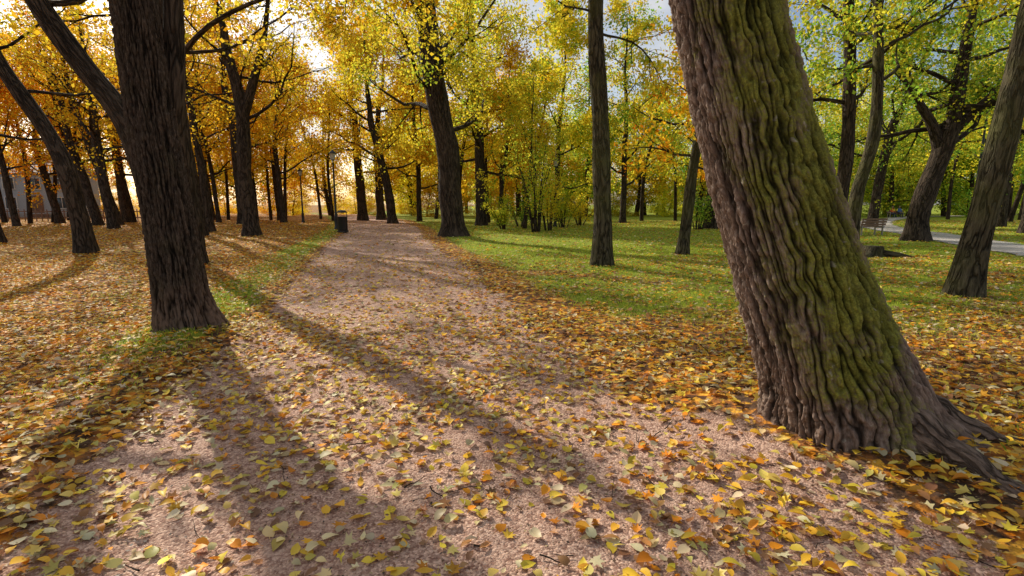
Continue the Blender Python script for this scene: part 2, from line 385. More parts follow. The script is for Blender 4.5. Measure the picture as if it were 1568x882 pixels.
lf=[(-4.02,6.25,0,.34),(-4.06,6.2,.5,.29),(-4.12,6.2,1.4,.265),(-4.19,6.2,2.44,.26),(-4.25,6.2,3.86,.235),(-4.3,6.2,4.6,.22)]
rt=grow('maple_tree',lf,13,5.,4.5,3600,'yellow',4,ls=.12,nl=10,hero=True)
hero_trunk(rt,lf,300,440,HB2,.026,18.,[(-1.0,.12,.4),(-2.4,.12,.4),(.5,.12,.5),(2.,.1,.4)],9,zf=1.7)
W=Wood(); W.tube(catmull([(-4.28,6.2,4.4),(-4.3,6.2,6),(-4.4,6.2,9.),(-4.4,6.3,13)],30),np.linspace(.22,.04,30),12); 
W.tube(catmull([(-4.16,6.28,2.2),(-4.0,6.34,2.9),(-3.93,6.4,3.9),(-3.8,6.5,6.5),(-3.5,6.6,9)],24),np.linspace(.15,.05,24),12);W.out('upper_trunk',BARK,rt)
print('hero',time.time()-T0)

tr=grow
# left group
tr('maple_tree',[(-8.45,13.6,0,.27),(-8.5,13.6,3,.24),(-8.6,13.6,6.5,.2)],8.6,4.8,4.0,2800,'gold',11,nl=4,nf=9,fl=.38,fi=4,pal2='yellow',lr=.6,
   forks=[[(-8.55,13.6,5.0,.07),(-7.2,13.2,5.9,.055),(-5.2,12.7,6.4,.04),(-3.4,12.4,6.4,.025),(-2.2,12.2,6.1,.015)]])
tr('maple_tree',[(-7.15,10.6,0,.28),(-7.3,10.6,1.6,.25),(-7.6,10.6,3.05,.23),(-8.4,10.6,4.3,.20),(-9.1,10.6,5.46,.18)],8.,5.2,3.2,800,'gold',12,nl=4)
tr('maple_tree',[(-13.4,16.1,0,.27),(-13.5,16.1,1.3,.25),(-13.8,16.1,3,.23),(-15.2,16.1,5.75,.19)],9,4.5,4.2,2200,'gold',13,nl=8,lr=.7)
tr('linden_tree',[(-12.9,25.5,0,.38),(-13,25.5,3,.32),(-12.9,25.5,6.,.30),(-13.4,25.5,9,.2)],11.8,5.4,5.5,5500,'yellow',14,forks=[[(-12.9,25.5,5.6,.26),(-12.3,25.4,7,.22),(-11.5,25.3,9.2,.14),(-11,25,11,.08)]],nl=10,pal2='gold',lr=.7)
tr('maple_tree',[(-17.4,29.7,0,.24),(-17.6,29.7,4,.2),(-18,29.7,8,.17)],12,5,5,4500,'gold',15,lr=.7)
tr('maple_tree',[(-15.7,26,0,.28),(-16,26,4.5,.22),(-16.6,26,7,.18)],11,6,5,2800,'gold',16,lr=.7)
tr('maple_tree',[(-31.1,38.8,0,.34),(-31.8,38.8,3.5,.28),(-32.6,38.8,7,.22)],14,4.,5.5,6000,'gold',17,ls=.17,pal2='orange')
tr('maple_tree',[(-29.0,38.,0,.34),(-29.8,38,3.5,.28),(-31,38,8,.22)],14,4.5,5.5,6500,'gold',18,ls=.17)
tr('maple_tree',[(-33.5,45,0,.36),(-34,45,8,.26)],14,4,6,6000,'gold',19,ls=.2,pal2='orange')
tr('maple_tree',[(-22.0,21.9,0,.27),(-22.4,21.9,3,.23),(-23.3,21.9,6,.2)],10.5,4,5,3000,'gold',20)
tr('maple_tree',[(-19,43,0,.24),(-19.3,43,6,.18)],14,4,5.5,8000,'gold',21,ls=.19)
tr('maple_tree',[(-20.8,40,0,.40),(-21,40,8,.3)],14.5,5,6,8000,'gold',22,ls=.18,pal2='orange')
tr('maple_tree',[(-36.5,38,0,.22),(-37,38,6,.18)],12,3.5,5,6000,'orange',23,ls=.17)
tr('maple_tree',[(-25.5,33,0,.3),(-26,33,6,.24)],12.5,4.5,5.5,4000,'gold',24,ls=.16)
tr('maple_tree',[(-27,46,0,.3),(-27,46,6,.24)],15,4,6,7500,'gold',25,ls=.2)
tr('maple_tree',[(-24.4,43,0,.18),(-24.8,43,6,.14)],13,4,5,5000,'gold',26,ls=.2)
tr('maple_tree',[(-38.5,44,0,.3),(-39.6,44,6,.24)],14,4,5,6000,'orange',27,ls=.2)
tr('maple_tree',[(-30,52,0,.2),(-30.5,52,6,.15)],14,4,5,5000,'gold',28,ls=.22,pal2='orange')
tr('maple_tree',[(-22.5,50,0,.2),(-22.8,50,6,.15)],14,4,5,5000,'gold',29,ls=.22)
# centre group
tr('linden_tree',[(-15,52,0,.5),(-15.3,52,7,.38)],18,5,7,12000,'gold',31,ls=.22,pal2='yellow')
tr('linden_tree',[(-13.4,53,0,.45),(-13.6,53,7,.34)],18,4,6.5,10000,'gold',32,ls=.22,pal2='yellow')
tr('linden_tree',[(-10.4,45,0,.42),(-10.8,45,3.5,.36),(-11.8,45,7.7,.28)],16,4.5,6,12000,'yellow',33,ls=.19,pal2='gold')
tr('oak_tree',[(-2.72,24,0,.60),(-2.8,24,1.5,.52),(-2.95,24,4,.50),(-3.55,24,7.4,.47),(-3.8,24,10.3,.42)],13.5,4.8,7.,18000,'yellow',34,nl=18,pal2='ygreen',side=16)
tr('linden_tree',[(-2.3,38.8,0,.42),(-2.4,38.8,6,.34)],17,4.,7,19000,'yellow',35,ls=.19,nl=18,pal2='ygreen')
tr('maple_tree',[(-8.6,48,0,.24),(-8.6,48,6,.2)],15,3.,5.5,9000,'gold',36,ls=.2)
tr('maple_tree',[(-1.0,39.5,0,.16),(-.4,39.5,6,.12)],12,3.5,4.,5500,'gold',37,ls=.16)
tr('linden_tree',[(2.3,13.0,0,.25),(2.25,13,2,.225),(2.15,13,4,.21),(1.94,13,6.3,.18)],11,5.4,2.8,2400,'yellow',38,nl=11,bark=BARKG,lr=.5)
tr('linden_tree',[(9,42,0,.26),(9,42,6,.2)],16,3.,6.5,14000,'yellow',39,ls=.19,pal2='green')
tr('maple_tree',[(5.56,16.7,0,.20),(5.75,16.7,2.5,.17),(6.0,16.7,4.6,.14)],9.5,2.6,2.8,6500,'gold',40,nl=13,ls=.12,bark=BARKG,pal2='orange',lr=.7)
tr('linden_tree',[(12.8,33,0,.5),(12.9,33,7,.4)],16,4.5,7,13000,'ygreen',41,ls=.17,pal2='yellow')
tr('maple_tree',[(4.0,46,0,.22),(4,46,6,.2)],17,3,6.5,14000,'ygreen',42,ls=.21,pal2='yellow')
tr('maple_tree',[(.8,33.5,0,.13),(1.2,33.5,4,.10)],9.5,2.6,3.2,4500,'yellow',43,ls=.15,pal2='ygreen')
# right group
tr('oak_tree',[(7.38,8.25,0,.22),(7.45,8.2,1.5,.19),(7.72,8.2,3.85,.17),(7.95,8.2,5.5,.15)],12,5.,4,3000,'ygreen',51,nl=8,bark=BARKG)
tr('oak_tree',[(17.3,22,0,.46),(17.35,22,1.5,.39),(17.9,22,3.8,.36),(18.3,22,5.4,.28)],13,4.2,6.5,15000,'ygreen',52,
   forks=[[(17.9,22,3.6,.26),(17.4,22,4.8,.2),(16.2,21.8,6.2,.14),(15.4,21.6,8,.08)],[(18.1,22,4.4,.24),(19.3,22,5.6,.18),(21,22,7.2,.1)]],nl=15,pal2='green',start_el=(.0,.8))
tr('maple_tree',[(11.3,17,0,.21),(11.25,17,1.8,.19),(11.6,17,3.6,.18),(11.5,17,5.9,.15),(11.3,17,7.8,.13)],12,5,4.,8000,'ygreen',53,nl=12,pal2='green',bark=BARKG)
tr('maple_tree',[(12.5,20,0,.26),(12.7,20,4,.23),(12.2,20,8.9,.18)],13,4.8,5,10500,'ygreen',54,pal2='yellow',nl=15)
tr('linden_tree',[(26.5,38,0,.34),(27,38,6,.28)],16,3.5,6.5,11000,'green',55,ls=.18,pal2='ygreen')
tr('linden_tree',[(34,36,0,.34),(34,36,6,.28)],16,4,6,9500,'ygreen',56,ls=.18,pal2='yellow')
tr('linden_tree',[(19,44,0,.34),(19,44,6,.28)],17,3.5,6.5,10000,'green',57,ls=.2,pal2='ygreen')
tr('linden_tree',[(28,28,0,.3),(28,28,6,.25)],14,4,5.5,8000,'green',58,ls=.16,pal2='ygreen')
print('trees',time.time()-T0)
def shrub(name,x,y,h,r,nst,nleaf,pal,seed,ls=.11,z0=.3):
    rng=np.random.default_rng(seed); root=empty(name); W=Wood(); C=[]
    gz=float(Hh(x,y))
    for k in range(nst):
        az=rng.random()*6.28; q=r*math.sqrt(rng.random()); hh=h*rng.uniform(.6,1.)
        p=catmull([(x+.15*q*math.cos(az),y+.15*q*math.sin(az),gz-.05),(x+.4*q*math.cos(az)+rng.normal()*.08,y+.4*q*math.sin(az),gz+hh*.45),(x+q*math.cos(az),y+q*math.sin(az),gz+hh)],9)
        W.tube(p,np.linspace(.03+.006*h,.008,9),5); C.append(p[p[:,2]>gz+z0])
        for j in range(5):
            i=rng.integers(3,9); d=norm(rng.normal(size=3)+np.array([0,0,.6])); e=p[i]+d*h*.2*rng.uniform(.5,1.2)
            b=catmull([p[i],(p[i]+e)/2+rng.normal(size=3)*.04,e],5); W.tube(b,np.linspace(.012,.005,5),3); C.append(b)
    W.out('stems',BARK,root); C=np.concatenate(C); k=rng.integers(0,len(C),nleaf)
    Q=C[k]+rng.normal(size=(nleaf,3))*.10*max(1,h*.5); Q=Q[Q[:,2]>gz+.05]
    V,F,cc=leaf_quads(rng,Q,ls,pick(rng,pal,len(Q),k[:len(Q)]//4)); build('leaves',V,[F],LEAF,{'lc':('FLOAT_COLOR',cc)},False,root)
shrub('sapling',1.4,29.5,6.5,2.2,9,2600,'ygreen',71,z0=1.2)
shrub('sapling',2.2,31,4.5,1.6,6,1600,'yellow',72,z0=1)
for k,(x,y,h,r,pal) in enumerate([(-.5,33,2,1.6,'ygreen'),(3.5,35,2.2,1.8,'ygreen'),(.6,36,2.4,2,'green'),(5,38,2,1.6,'yellow'),(11.5,32,2.6,1.8,'green'),
   (14.5,34,2,1.6,'ygreen'),(25,24,1.6,1.6,'green'),(27,22,1.6,1.6,'green'),(24,18.5,1.1,1.5,'green'),(30,33,2.2,2,'green'),(-6,50,3,2,'yellow')]):
    shrub('shrub',x,y,h,r,9,1500,pal,80+k)

# ---------------------------------------------------------------- distant forest: instanced
def dtree_mesh(name,seed,pal,pal2=None,thin=False):
    rng=np.random.default_rng(seed); W=Wood(); H=rng.uniform(15,19) if not thin else rng.uniform(12,15)
    P=catmull([(0,0,-.3),(rng.normal()*.3,0,5),(rng.normal()*.6,rng.normal()*.4,10),(0,0,H)],14); W.tube(P,np.linspace(.20 if thin else .36,.04,14),7)
    C=[]
    for k in range(14 if thin else 24):
        i=rng.integers(5 if thin else 2,13); az=k*2.4; l=rng.uniform(3,6.5)*(1-.4*i/13)*(.6 if thin else 1); el=rng.uniform(-.1,.7)
        e=P[i]+l*np.array([math.cos(az)*math.cos(el),math.sin(az)*math.cos(el),math.sin(el)])
        b=catmull([P[i],(P[i]+e)/2+rng.normal(size=3)*.4,e],6); W.tube(b,np.linspace(.05 if thin else .1,.015,6),4)
        for q in range(7): C.append(b[rng.integers(2,6)]+rng.normal(size=3)*np.array([1.1,1.1,.7])*(.6 if thin else 1))
    C=np.array(C); n=2600 if thin else 9000; k=rng.integers(0,len(C),n); Q=C[k]+rng.normal(size=(n,3))*np.array([.55,.55,.4])*(.7 if thin else 1); Q=Q[Q[:,2]>.6]; k=k[:len(Q)]
    cols=pick(rng,pal,len(Q),k)
    if pal2: c2=pick(rng,pal2,len(Q),k); mm=(k%10)<4; cols[mm]=c2[mm]
    V,F,cc=leaf_quads(rng,Q,.20 if thin else .28,cols)
    wv=np.concatenate(W.V);wf=np.concatenate(W.F)
    V=np.concatenate([wv,V]);nw=len(wf);F=np.concatenate([wf,F+len(wv)]);cc=np.concatenate([np.zeros((len(wv),3)),cc])
    ob=build(name,V,[F],BARKF,{'lc':('FLOAT_COLOR',cc),'bco':('FLOAT_VECTOR',np.concatenate([np.concatenate(W.B),np.zeros((len(V)-len(wv),3))]))})
    me=ob.data; me.materials.append(LEAFV); mi=np.zeros(len(F),dtype=np.int32); mi[nw:]=1; me.polygons.foreach_set('material_index',mi)
    bpy.data.objects.remove(ob); return me
DM={'gold':[dtree_mesh('dt',101,'gold','orange'),dtree_mesh('dt',102,'gold','yellow')],'yellow':[dtree_mesh('dt',103,'yellow','gold'),dtree_mesh('dt',104,'yellow','ygreen')],
    'ygreen':[dtree_mesh('dt',105,'ygreen','yellow'),dtree_mesh('dt',106,'ygreen','green')],'green':[dtree_mesh('dt',107,'green','ygreen')]}
THIN={'gold':dtree_mesh('dt',111,'gold','orange',True),'yellow':dtree_mesh('dt',112,'yellow','gold',True),'ygreen':dtree_mesh('dt',113,'ygreen','yellow',True)}
froot=empty('distant_forest'); rng=np.random.default_rng(77)
us=np.linspace(-1.25,1.25,84)+rng.normal(size=84)*.02
def pathgap(x,d): return abs(x-np.interp(d,[24,30,38.8,49,65,90],[-6.1,-7.5,-9.9,-13,-19.5,-31]))
for k,u in enumerate(us):
    d=rng.uniform(60,74) if k%2 else rng.uniform(74,92)
    if u<-.2 and k%2==0: continue
    x=u*d
    if pathgap(x,d)<1.5 and d<74: continue
    if abs(x+60)<7 and d<72: continue
    r=rng.random()
    pal=('gold' if r<.7 else 'yellow') if u<-.45 else (('gold' if r<.6 else 'yellow') if u<-.12 else (('yellow' if r<.5 else ('gold' if r<.6 else 'ygreen')) if u<.25 else ('yellow' if r<.2 else ('ygreen' if r<.65 else 'green'))))
    me=DM[pal][rng.integers(0,len(DM[pal]))]
    o=bpy.data.objects.new('distant_tree_part',me); COL.objects.link(o); o.parent=froot
    s=rng.uniform(.75,1.1); o.location=(x,d,0); o.rotation_euler=(0,0,rng.random()*6.28); o.scale=(s,s,s*rng.uniform(.9,1.1))
for k in range(58):
    u=-1.05+2.1*k/57+rng.normal()*.02; d=rng.uniform(40,60); x=u*d
    if pathgap(x,d)<2.6 or d2path(x,d)<2.5: continue
    if .05<u<.55 and rng.random()<.5: continue
    pal='gold' if u<-.4 else ('yellow' if u<.1 else 'ygreen')
    o=bpy.data.objects.new('distant_tree_part',THIN[pal]); COL.objects.link(o); o.parent=froot
    s=rng.uniform(.7,1.15); o.location=(x,d,0); o.rotation_euler=(rng.normal()*.05,rng.normal()*.06,rng.random()*6.28); o.scale=(s,s,rng.uniform(.85,1.1))
hroot=empty('understory_shrubs')
for k in range(60):
    u=-1.2+2.4*k/59+rng.normal()*.015; d=rng.uniform(62,84); x=u*d
    if pathgap(x,d)<2 and d<72: continue
    if abs(x+60)<7 and d<72: continue
    pal='gold' if u<-.45 else ('yellow' if u<.1 else ('ygreen' if u<.5 else 'green'))
    me=DM[pal][0]; o=bpy.data.objects.new('understory_part',me); COL.objects.link(o); o.parent=hroot
    s=rng.uniform(.25,.40); o.location=(x,d,-1.); o.rotation_euler=(0,0,rng.random()*6.28); o.scale=(s*1.3,s*1.3,s)
print('forest',time.time()-T0)

# ---------------------------------------------------------------- fallen leaves
def tmpl_oval():
    xs=np.array([-.5,-.42,-.2,.1,.35,.6]); w=np.array([.02,.28,.44,.38,.2,.0])
    V=[];
    for x,h in zip(xs,w): V+= [(x-(.1 if x==-.42 else 0),h),(x,0),(x-(.1 if x==-.42 else 0),-h)]
    F=[]
    for i in range(5):
        a=3*i; F+=[(a,a+1,a+4,a+3),(a+1,a+2,a+5,a+4)]
    V+=[(-.5,.02),(-.5,-.02),(-.95,.012),(-.95,-.012)]; F.append((18,19,21,20))
    return np.array(V,float),np.array(F)
def tmpl_narrow():
    xs=np.array([-.55,-.35,-.1,.15,.4,.65]); w=np.array([.01,.17,.27,.25,.14,.0])
    V=[]
    for x,h in zip(xs,w): V+=[(x,h),(x,0),(x,-h)]
    F=[]
    for i in range(5):
        a=3*i; F+=[(a,a+1,a+4,a+3),(a+1,a+2,a+5,a+4)]
    V+=[(-.55,.015),(-.55,-.015),(-.85,.01),(-.85,-.01)]; F.append((18,19,21,20))
    return np.array(V,float),np.array(F)
def tmpl_maple():
    lob=[(0,.62),(.45,.30),(.85,.58),(1.3,.28),(1.75,.50),(2.3,.26),(2.9,.30)]
    out=[(r*math.cos(a),r*math.sin(a)) for a,r in lob]+[(-.12,0)]+[(r*math.cos(-a),r*math.sin(-a)) for a,r in lob[:0:-1]]
    V=[(0,0)]+out; n=len(out); F=[(0,1+i,1+(i+1)%n) for i in range(n)]
    return np.array(V,float),np.array(F)
def tmpl_quad(): return np.array([(-.5,0),(-.1,.38),(.5,0),(-.1,-.38)],float),np.array([(0,1,2,3)])
GP=np.array([(.88,.66,.15),(.95,.53,.045),(.95,.69,.07),(.66,.57,.16),(.85,.71,.42),(.56,.27,.10),(.95,.36,.025),(.80,.63,.30),(.30,.15,.07)])
def scatter(rng,tmpl,pos,size,curl):
    tv,tf=tmpl; n=len(pos); k=len(tv)
    s=size[:,None]; x=tv[None,:,0]*s; y=tv[None,:,1]*s*rng.uniform(.72,1.08,(n,1))
    c1=rng.normal(size=(n,1))*curl; c2=np.abs(rng.normal(size=(n,1)))*curl
    z=(c1*tv[None,:,0]**2+c2*np.abs(tv[None,:,1])*1.2+rng.normal(size=(n,1))*curl*tv[None,:,0]*tv[None,:,1])*s
    P=np.stack([x,y,z],-1)
    az=rng.uniform(0,2*np.pi,n); tilt=rng.normal(size=n)*.17; tilt2=rng.normal(size=n)*.17
    ca,sa=np.cos(az),np.sin(az)
    ct,st=np.cos(tilt)[:,None],np.sin(tilt)[:,None]; X1=P[...,0]*ct+P[...,2]*st; Z1=-P[...,0]*st+P[...,2]*ct
    ct,st=np.cos(tilt2)[:,None],np.sin(tilt2)[:,None]; Y1=P[...,1]*ct-Z1*st; Z2=P[...,1]*st+Z1*ct
    Xw=X1*ca[:,None]-Y1*sa[:,None]; Yw=X1*sa[:,None]+Y1*ca[:,None]
    lift=-Z2.min(axis=1,keepdims=True)*.75+.002
    x0=pos[:,0:1]+Xw; y0=pos[:,1:2]+Yw
    z0=Hh(pos[:,0],pos[:,1])[:,None]+.010+lift+Z2+rng.uniform(0,.012,(n,1))
    V=np.stack([x0,y0,z0],-1).reshape(-1,3); F=(tf[None]+(np.arange(n)*k)[:,None,None]).reshape(-1,tf.shape[1])
    return V,F,k
def leafcol(rng,pos):
    n=len(pos); x,y=pos[:,0],pos[:,1]
    l=pathL(y); w=np.tile(np.array([2.2,3.2,2.4,.9,2.3,2.0,2.4,1.9,1.3]),(n,1))
    left=(x<l-.5); w[left,5]*=1.6; w[left,6]*=2.6; w[left,1]*=2.2
    right=(x>pathR(y)+1.5)&(y>4); w[right,5]*=2.2; w[right,8]*=2.0; w[right,6]*=1.4
    nb=((x-2.4)**2+(y-2.8)**2<1.6); w[nb,1]*=3; w[nb,2]*=2
    w/=w.sum(1,keepdims=True); c=np.cumsum(w,1); idx=(rng.random((n,1))>c).sum(1).clip(0,8)
    return np.clip(GP[idx]*rng.uniform(.55,1.1,(n,1))*rng.uniform(.93,1.07,(n,3)),0,.95)
def field(rng,y0,y1,dens,slope=1.2,marg=2.5):
    A=(slope*(y1*y1-y0*y0)+2*marg*(y1-y0)); n=int(A*dens)
    y=np.sqrt(rng.uniform(0,1,n)*(y1**2-y0**2)+y0**2); x=rng.uniform(-1,1,n)*(slope*y+marg)
    l,r=pathL(y),pathR(y); inn=(x>l)&(x<r); c=np.abs((x-l)/(r-l)-.5)*2
    cl=.5+.5*vnoise(x,y,1.6,3)+.35*vnoise(x,y,4.5,4)
    w=np.where(inn,(.56+.32*np.clip(c,0,1)**2)*np.clip(.45+cl,0,1.5),np.clip(.5+.6*cl,0,1))
    w=np.where(inn&(y>5),w*np.interp(y,[5,9,14,30],[1,.68,.42,.22]),w)
    lawn=(~inn)&(x>r)&(y>5); w=np.where(lawn,w*np.interp(y,[5,9,14,30],[.9,.65,.5,.42])*np.interp(x,[3,12],[1,1.4])*np.clip(.4+1.0*(cl),.2,1.3),w)
    w=np.where((x-1.7)**2+(y-3.35)**2<.12,.2*w,w)
    w=np.where(((x-2.2)**2*.5+(y-2.55)**2)<.25,1.,w)
    w=np.where(d2path(x,y)<1.3,w*.12,w)
    k=rng.random(n)<w; x,y=x[k],y[k]
    ok=((x-2.32)**2+(y-3.45)**2>.5**2)&((x+4.05)**2+(y-6.2)**2>.36**2); return np.stack([x[ok],y[ok]],1)
rng=np.random.default_rng(8)
LV=[];LF3=[];LF4=[];LC=[];off=0
def add(pos,tm,size,curl,col=None):
    global off
    V,F,k=scatter(rng,tm,pos,size,curl); 
    (LF3 if F.shape[1]==3 else LF4).append(F+off); LV.append(V); LC.append(np.repeat(leafcol(rng,pos) if col is None else col,k,0)); off+=len(V)
p=field(rng,.5,7.5,430); q=rng.random(len(p)); a,b_,c_=p[q<.58],p[(q>=.58)&(q<.78)],p[q>=.78]
add(a,tmpl_oval(),rng.uniform(.030,.078,len(a)),.28); add(b_,tmpl_narrow(),rng.uniform(.045,.085,len(b_)),.38); add(c_,tmpl_maple(),rng.uniform(.05,.095,len(c_)),.34)
p=field(rng,7.5,16,230); m=rng.random(len(p))<.65
add(p[m],tmpl_oval(),rng.uniform(.045,.085,m.sum()),.28); add(p[~m],tmpl_maple(),rng.uniform(.06,.10,(~m).sum()),.3)
p=field(rng,16,50,44); add(p,tmpl_quad(),rng.uniform(.09,.15,len(p)),.25)
p=field(rng,.8,6.5,520); cc=np.array([(.30,.17,.08),(.16,.09,.05),(.55,.42,.22),(.10,.07,.05)])[rng.integers(0,4,len(p))]*rng.uniform(.6,1.1,(len(p),1))
add(p,tmpl_quad(),rng.uniform(.008,.024,len(p)),.4,cc)
build('fallen_leaves',np.concatenate(LV),[np.concatenate(LF3),np.concatenate(LF4)],LITTER,{'lc':('FLOAT_COLOR',np.concatenate(LC))})
print('leaves',off,time.time()-T0)
W=Wood()
for k in range(260):
    y=rng.uniform(1.2,9); x=rng.uniform(-1.1,1.1)*(y+1.5); a_=rng.random()*6.28; L_=rng.uniform(.06,.28); 
    pts=[]
    for t_ in np.linspace(-.5,.5,5):
        px=x+math.cos(a_)*L_*t_+rng.normal()*.006; py=y+math.sin(a_)*L_*t_+rng.normal()*.006; pts.append((px,py,float(Hh(px,py))+.018+rng.uniform(0,.008)))
    W.tube(catmull(pts,7),np.linspace(rng.uniform(.002,.005),.0012,7),5)
W.out('fallen_twigs',BARK,None)
def blades(n,y0,y1,h0,h1,w,slope=1.15):
    y=np.sqrt(rng.uniform(0,1,n)*(y1**2-y0**2)+y0**2); x=rng.uniform(-1,1,n)*(slope*y+1.5)
    k=rng.random(n)<grass_amt(x,y)**1.3; x,y=x[k],y[k]; k=((x<pathL(y)-.05)|(x>pathR(y)+.1))&(d2path(x,y)>1.25); x,y=x[k],y[k]; n=len(x)
    h=rng.uniform(h0,h1,n); az=rng.uniform(0,6.28,n); ln=rng.uniform(.1,.8,n)*h; z=Hh(x,y)
    az2=az+rng.normal(size=n)*.8+1.57
    dx,dy=np.cos(az),np.sin(az); ex,ey=np.cos(az2)*w,np.sin(az2)*w
    V=np.stack([np.stack([x-ex,y-ey,z],-1),np.stack([x+ex,y+ey,z],-1),np.stack([x+dx*ln*.35+ex*.7,y+dy*ln*.35+ey*.7,z+h*.6],-1),np.stack([x+dx*ln,y+dy*ln,z+h],-1)],1).reshape(-1,3)
    c=np.array([(.26,.38,.04),(.44,.56,.06),(.66,.72,.08),(.64,.56,.18)])[rng.choice(4,n,p=[.25,.4,.25,.1])]*rng.uniform(.7,1.2,(n,1))
    return V,np.arange(4*n).reshape(-1,4),np.repeat(c,4,0)
a=blades(130000,2.5,9,.03,.070,.0026); b_=blades(130000,9,20,.03,.06,.006); c_=blades(80000,20,48,.03,.07,.016)
V=np.concatenate([a[0],b_[0],c_[0]]); F=np.arange(len(V)).reshape(-1,4)
build('grass',V,[F],GRASSM,{'lc':('FLOAT_COLOR',np.concatenate([a[2],b_[2],c_[2]]))})

# ---------------------------------------------------------------- furniture
def simple(name,col,rough=.5,metal=0.):
    g=G(name); tc=g.n('TexCoord'); nz=g.n('TexNoise',i={'Vector':(tc,3),'Scale':14.,'Detail':5.})
    c=g.ramp(nz,[(.3,tuple(.7*x for x in col)),(.7,tuple(min(1.2*x,1) for x in col))])
    p=g.n('BsdfPrincipled',i={'Base Color':c,'Roughness':rough,'Metallic':metal,'Normal':g.n('Bump',i={'Height':nz,'Strength':.2,'Distance':.01})})
    g.link(p.outputs[0],g.out.inputs[0]); return g.m
IRON=simple('painted_iron',(.018,.018,.02),.45); GLASS=simple('lamp_glass',(.55,.55,.5),.2); WOODM=simple('weathered_wood',(.22,.12,.07),.7); CONC=simple('concrete',(.35,.33,.3),.85)
def box(c,s):
    c=np.array(c);s=np.array(s)/2; v=np.array([(x,y,z) for x in(-1,1) for y in(-1,1) for z in(-1,1)])*s+c
    return v,np.array([(0,1,3,2),(4,6,7,5),(0,4,5,1),(2,3,7,6),(0,2,6,4),(1,5,7,3)])
def boxes(name,L,mat,parent,bev=.006):
    V=[];F=[];o=0
    for c,s in L: v,f=box(c,s); V.append(v);F.append(f+o);o+=8
    ob=build(name,np.concatenate(V),[np.concatenate(F)],mat,None,False,parent)
    m=ob.modifiers.new('b','BEVEL'); m.width=bev; m.segments=2; return ob
def lathe(name,prof,mat,parent,n=16):
    a=np.linspace(0,2*np.pi,n,endpoint=False); prof=np.array(prof); m=len(prof)
    V=np.stack([prof[:,0:1]*np.cos(a),prof[:,0:1]*np.sin(a),np.broadcast_to(prof[:,1:2],(m,n))],-1).reshape(-1,3)
    i=np.arange(m-1)[:,None]*n;j=np.arange(n)[None];k=(j+1)%n
    return build(name,V,[np.stack([i+j,i+k,i+n+k,i+n+j],-1).reshape(-1,4)],mat,None,True,parent)
def lamp(x,y,h):
    r=empty('street_lamp'); r.location=(x,y,float(Hh(x,y))-.02)
    lathe('post',[(.0,0),(.15,0),(.15,.12),(.11,.2),(.10,.7),(.12,.75),(.07,.9),(.05,h-.7),(.07,h-.66),(.04,h-.6),(.04,h-.5),(.13,h-.46),(.13,h-.44)],IRON,r)
    lathe('lantern_glass',[(.11,h-.44),(.19,h-.08)],GLASS,r,6)
    lathe('lantern_cap',[(.23,h-.09),(.23,h-.06),(.12,h+.06),(.05,h+.09),(.03,h+.16),(0,h+.18)],IRON,r,12)
lamp(-10.9,32.,4.7); lamp(3.0,36,4.6); lamp(-17.8,44,4.4)
r=empty('street_lamp'); r.location=(28.5,32,0)
lathe('post',[(0,0),(.14,0),(.13,1.),(.075,1.1),(.055,7)],IRON,r)
W=Wood(); W.tube(catmull([(0,0,6.95),(.15,0,7.35),(.6,0,7.55),(1.1,0,7.5)],12),np.full(12,.04),8); W.out('arm',IRON,r)
boxes('lamp_head',[((1.35,0,7.45),(.65,.24,.12)),((1.38,0,7.38),(.5,.2,.03))],IRON,r,.03)
r=empty('litter_bin'); r.location=(-9.6,29.2,float(Hh(-9.6,29.2)))
lathe('drum',[(0,.12),(.24,.12),(.25,.16),(.27,.85),(.285,.87),(.285,.9),(.25,.9),(.24,.3),(0,.3)],IRON,r,20)
lathe('hood',[(.30,1.12),(.30,1.14),(.2,1.24),(0,1.27)],IRON,r,20)
boxes('supports',[((.27,0,.6),(.03,.04,1.1)),((-.27,0,.6),(.03,.04,1.1)),((0,0,.06),(.5,.5,.1))],IRON,r)
def bench(x,y,rot):
    r=empty('park_bench'); r.location=(x,y,float(Hh(x,y))); r.rotation_euler=(0,0,rot)
    boxes('seat',[((0,-.19+.115*i,.45),(1.8,.095,.04)) for i in range(4)],WOODM,r)
    boxes('backrest',[((0,.24+.03*i,.56+.13*i),(1.8,.03,.10)) for i in range(3)],WOODM,r)
    L=[]
    for sx in(-.75,.75): L+=[((sx,-.18,.21),(.06,.06,.42)),((sx,.2,.43),(.06,.06,.86)),((sx,0,.405),(.06,.5,.04)),((sx,-.02,.64),(.05,.42,.035)),((sx,-.2,.53),(.04,.04,.22))]
    boxes('legs',L,CONC,r); return r
bench(18.2,26.3,math.radians(200)); bench(44.5,60,math.radians(0))
r=empty('wooden_fence'); L=[]
for k in range(36): L.append(((-50+k*.5,47+.02*k,.55),(.09,.03,1.1)))
L+=[((-41.2,47.4,.35),(18,.04,.09)),((-41.2,47.4,.9),(18,.04,.09))]
boxes('pickets',L,WOODM,r)
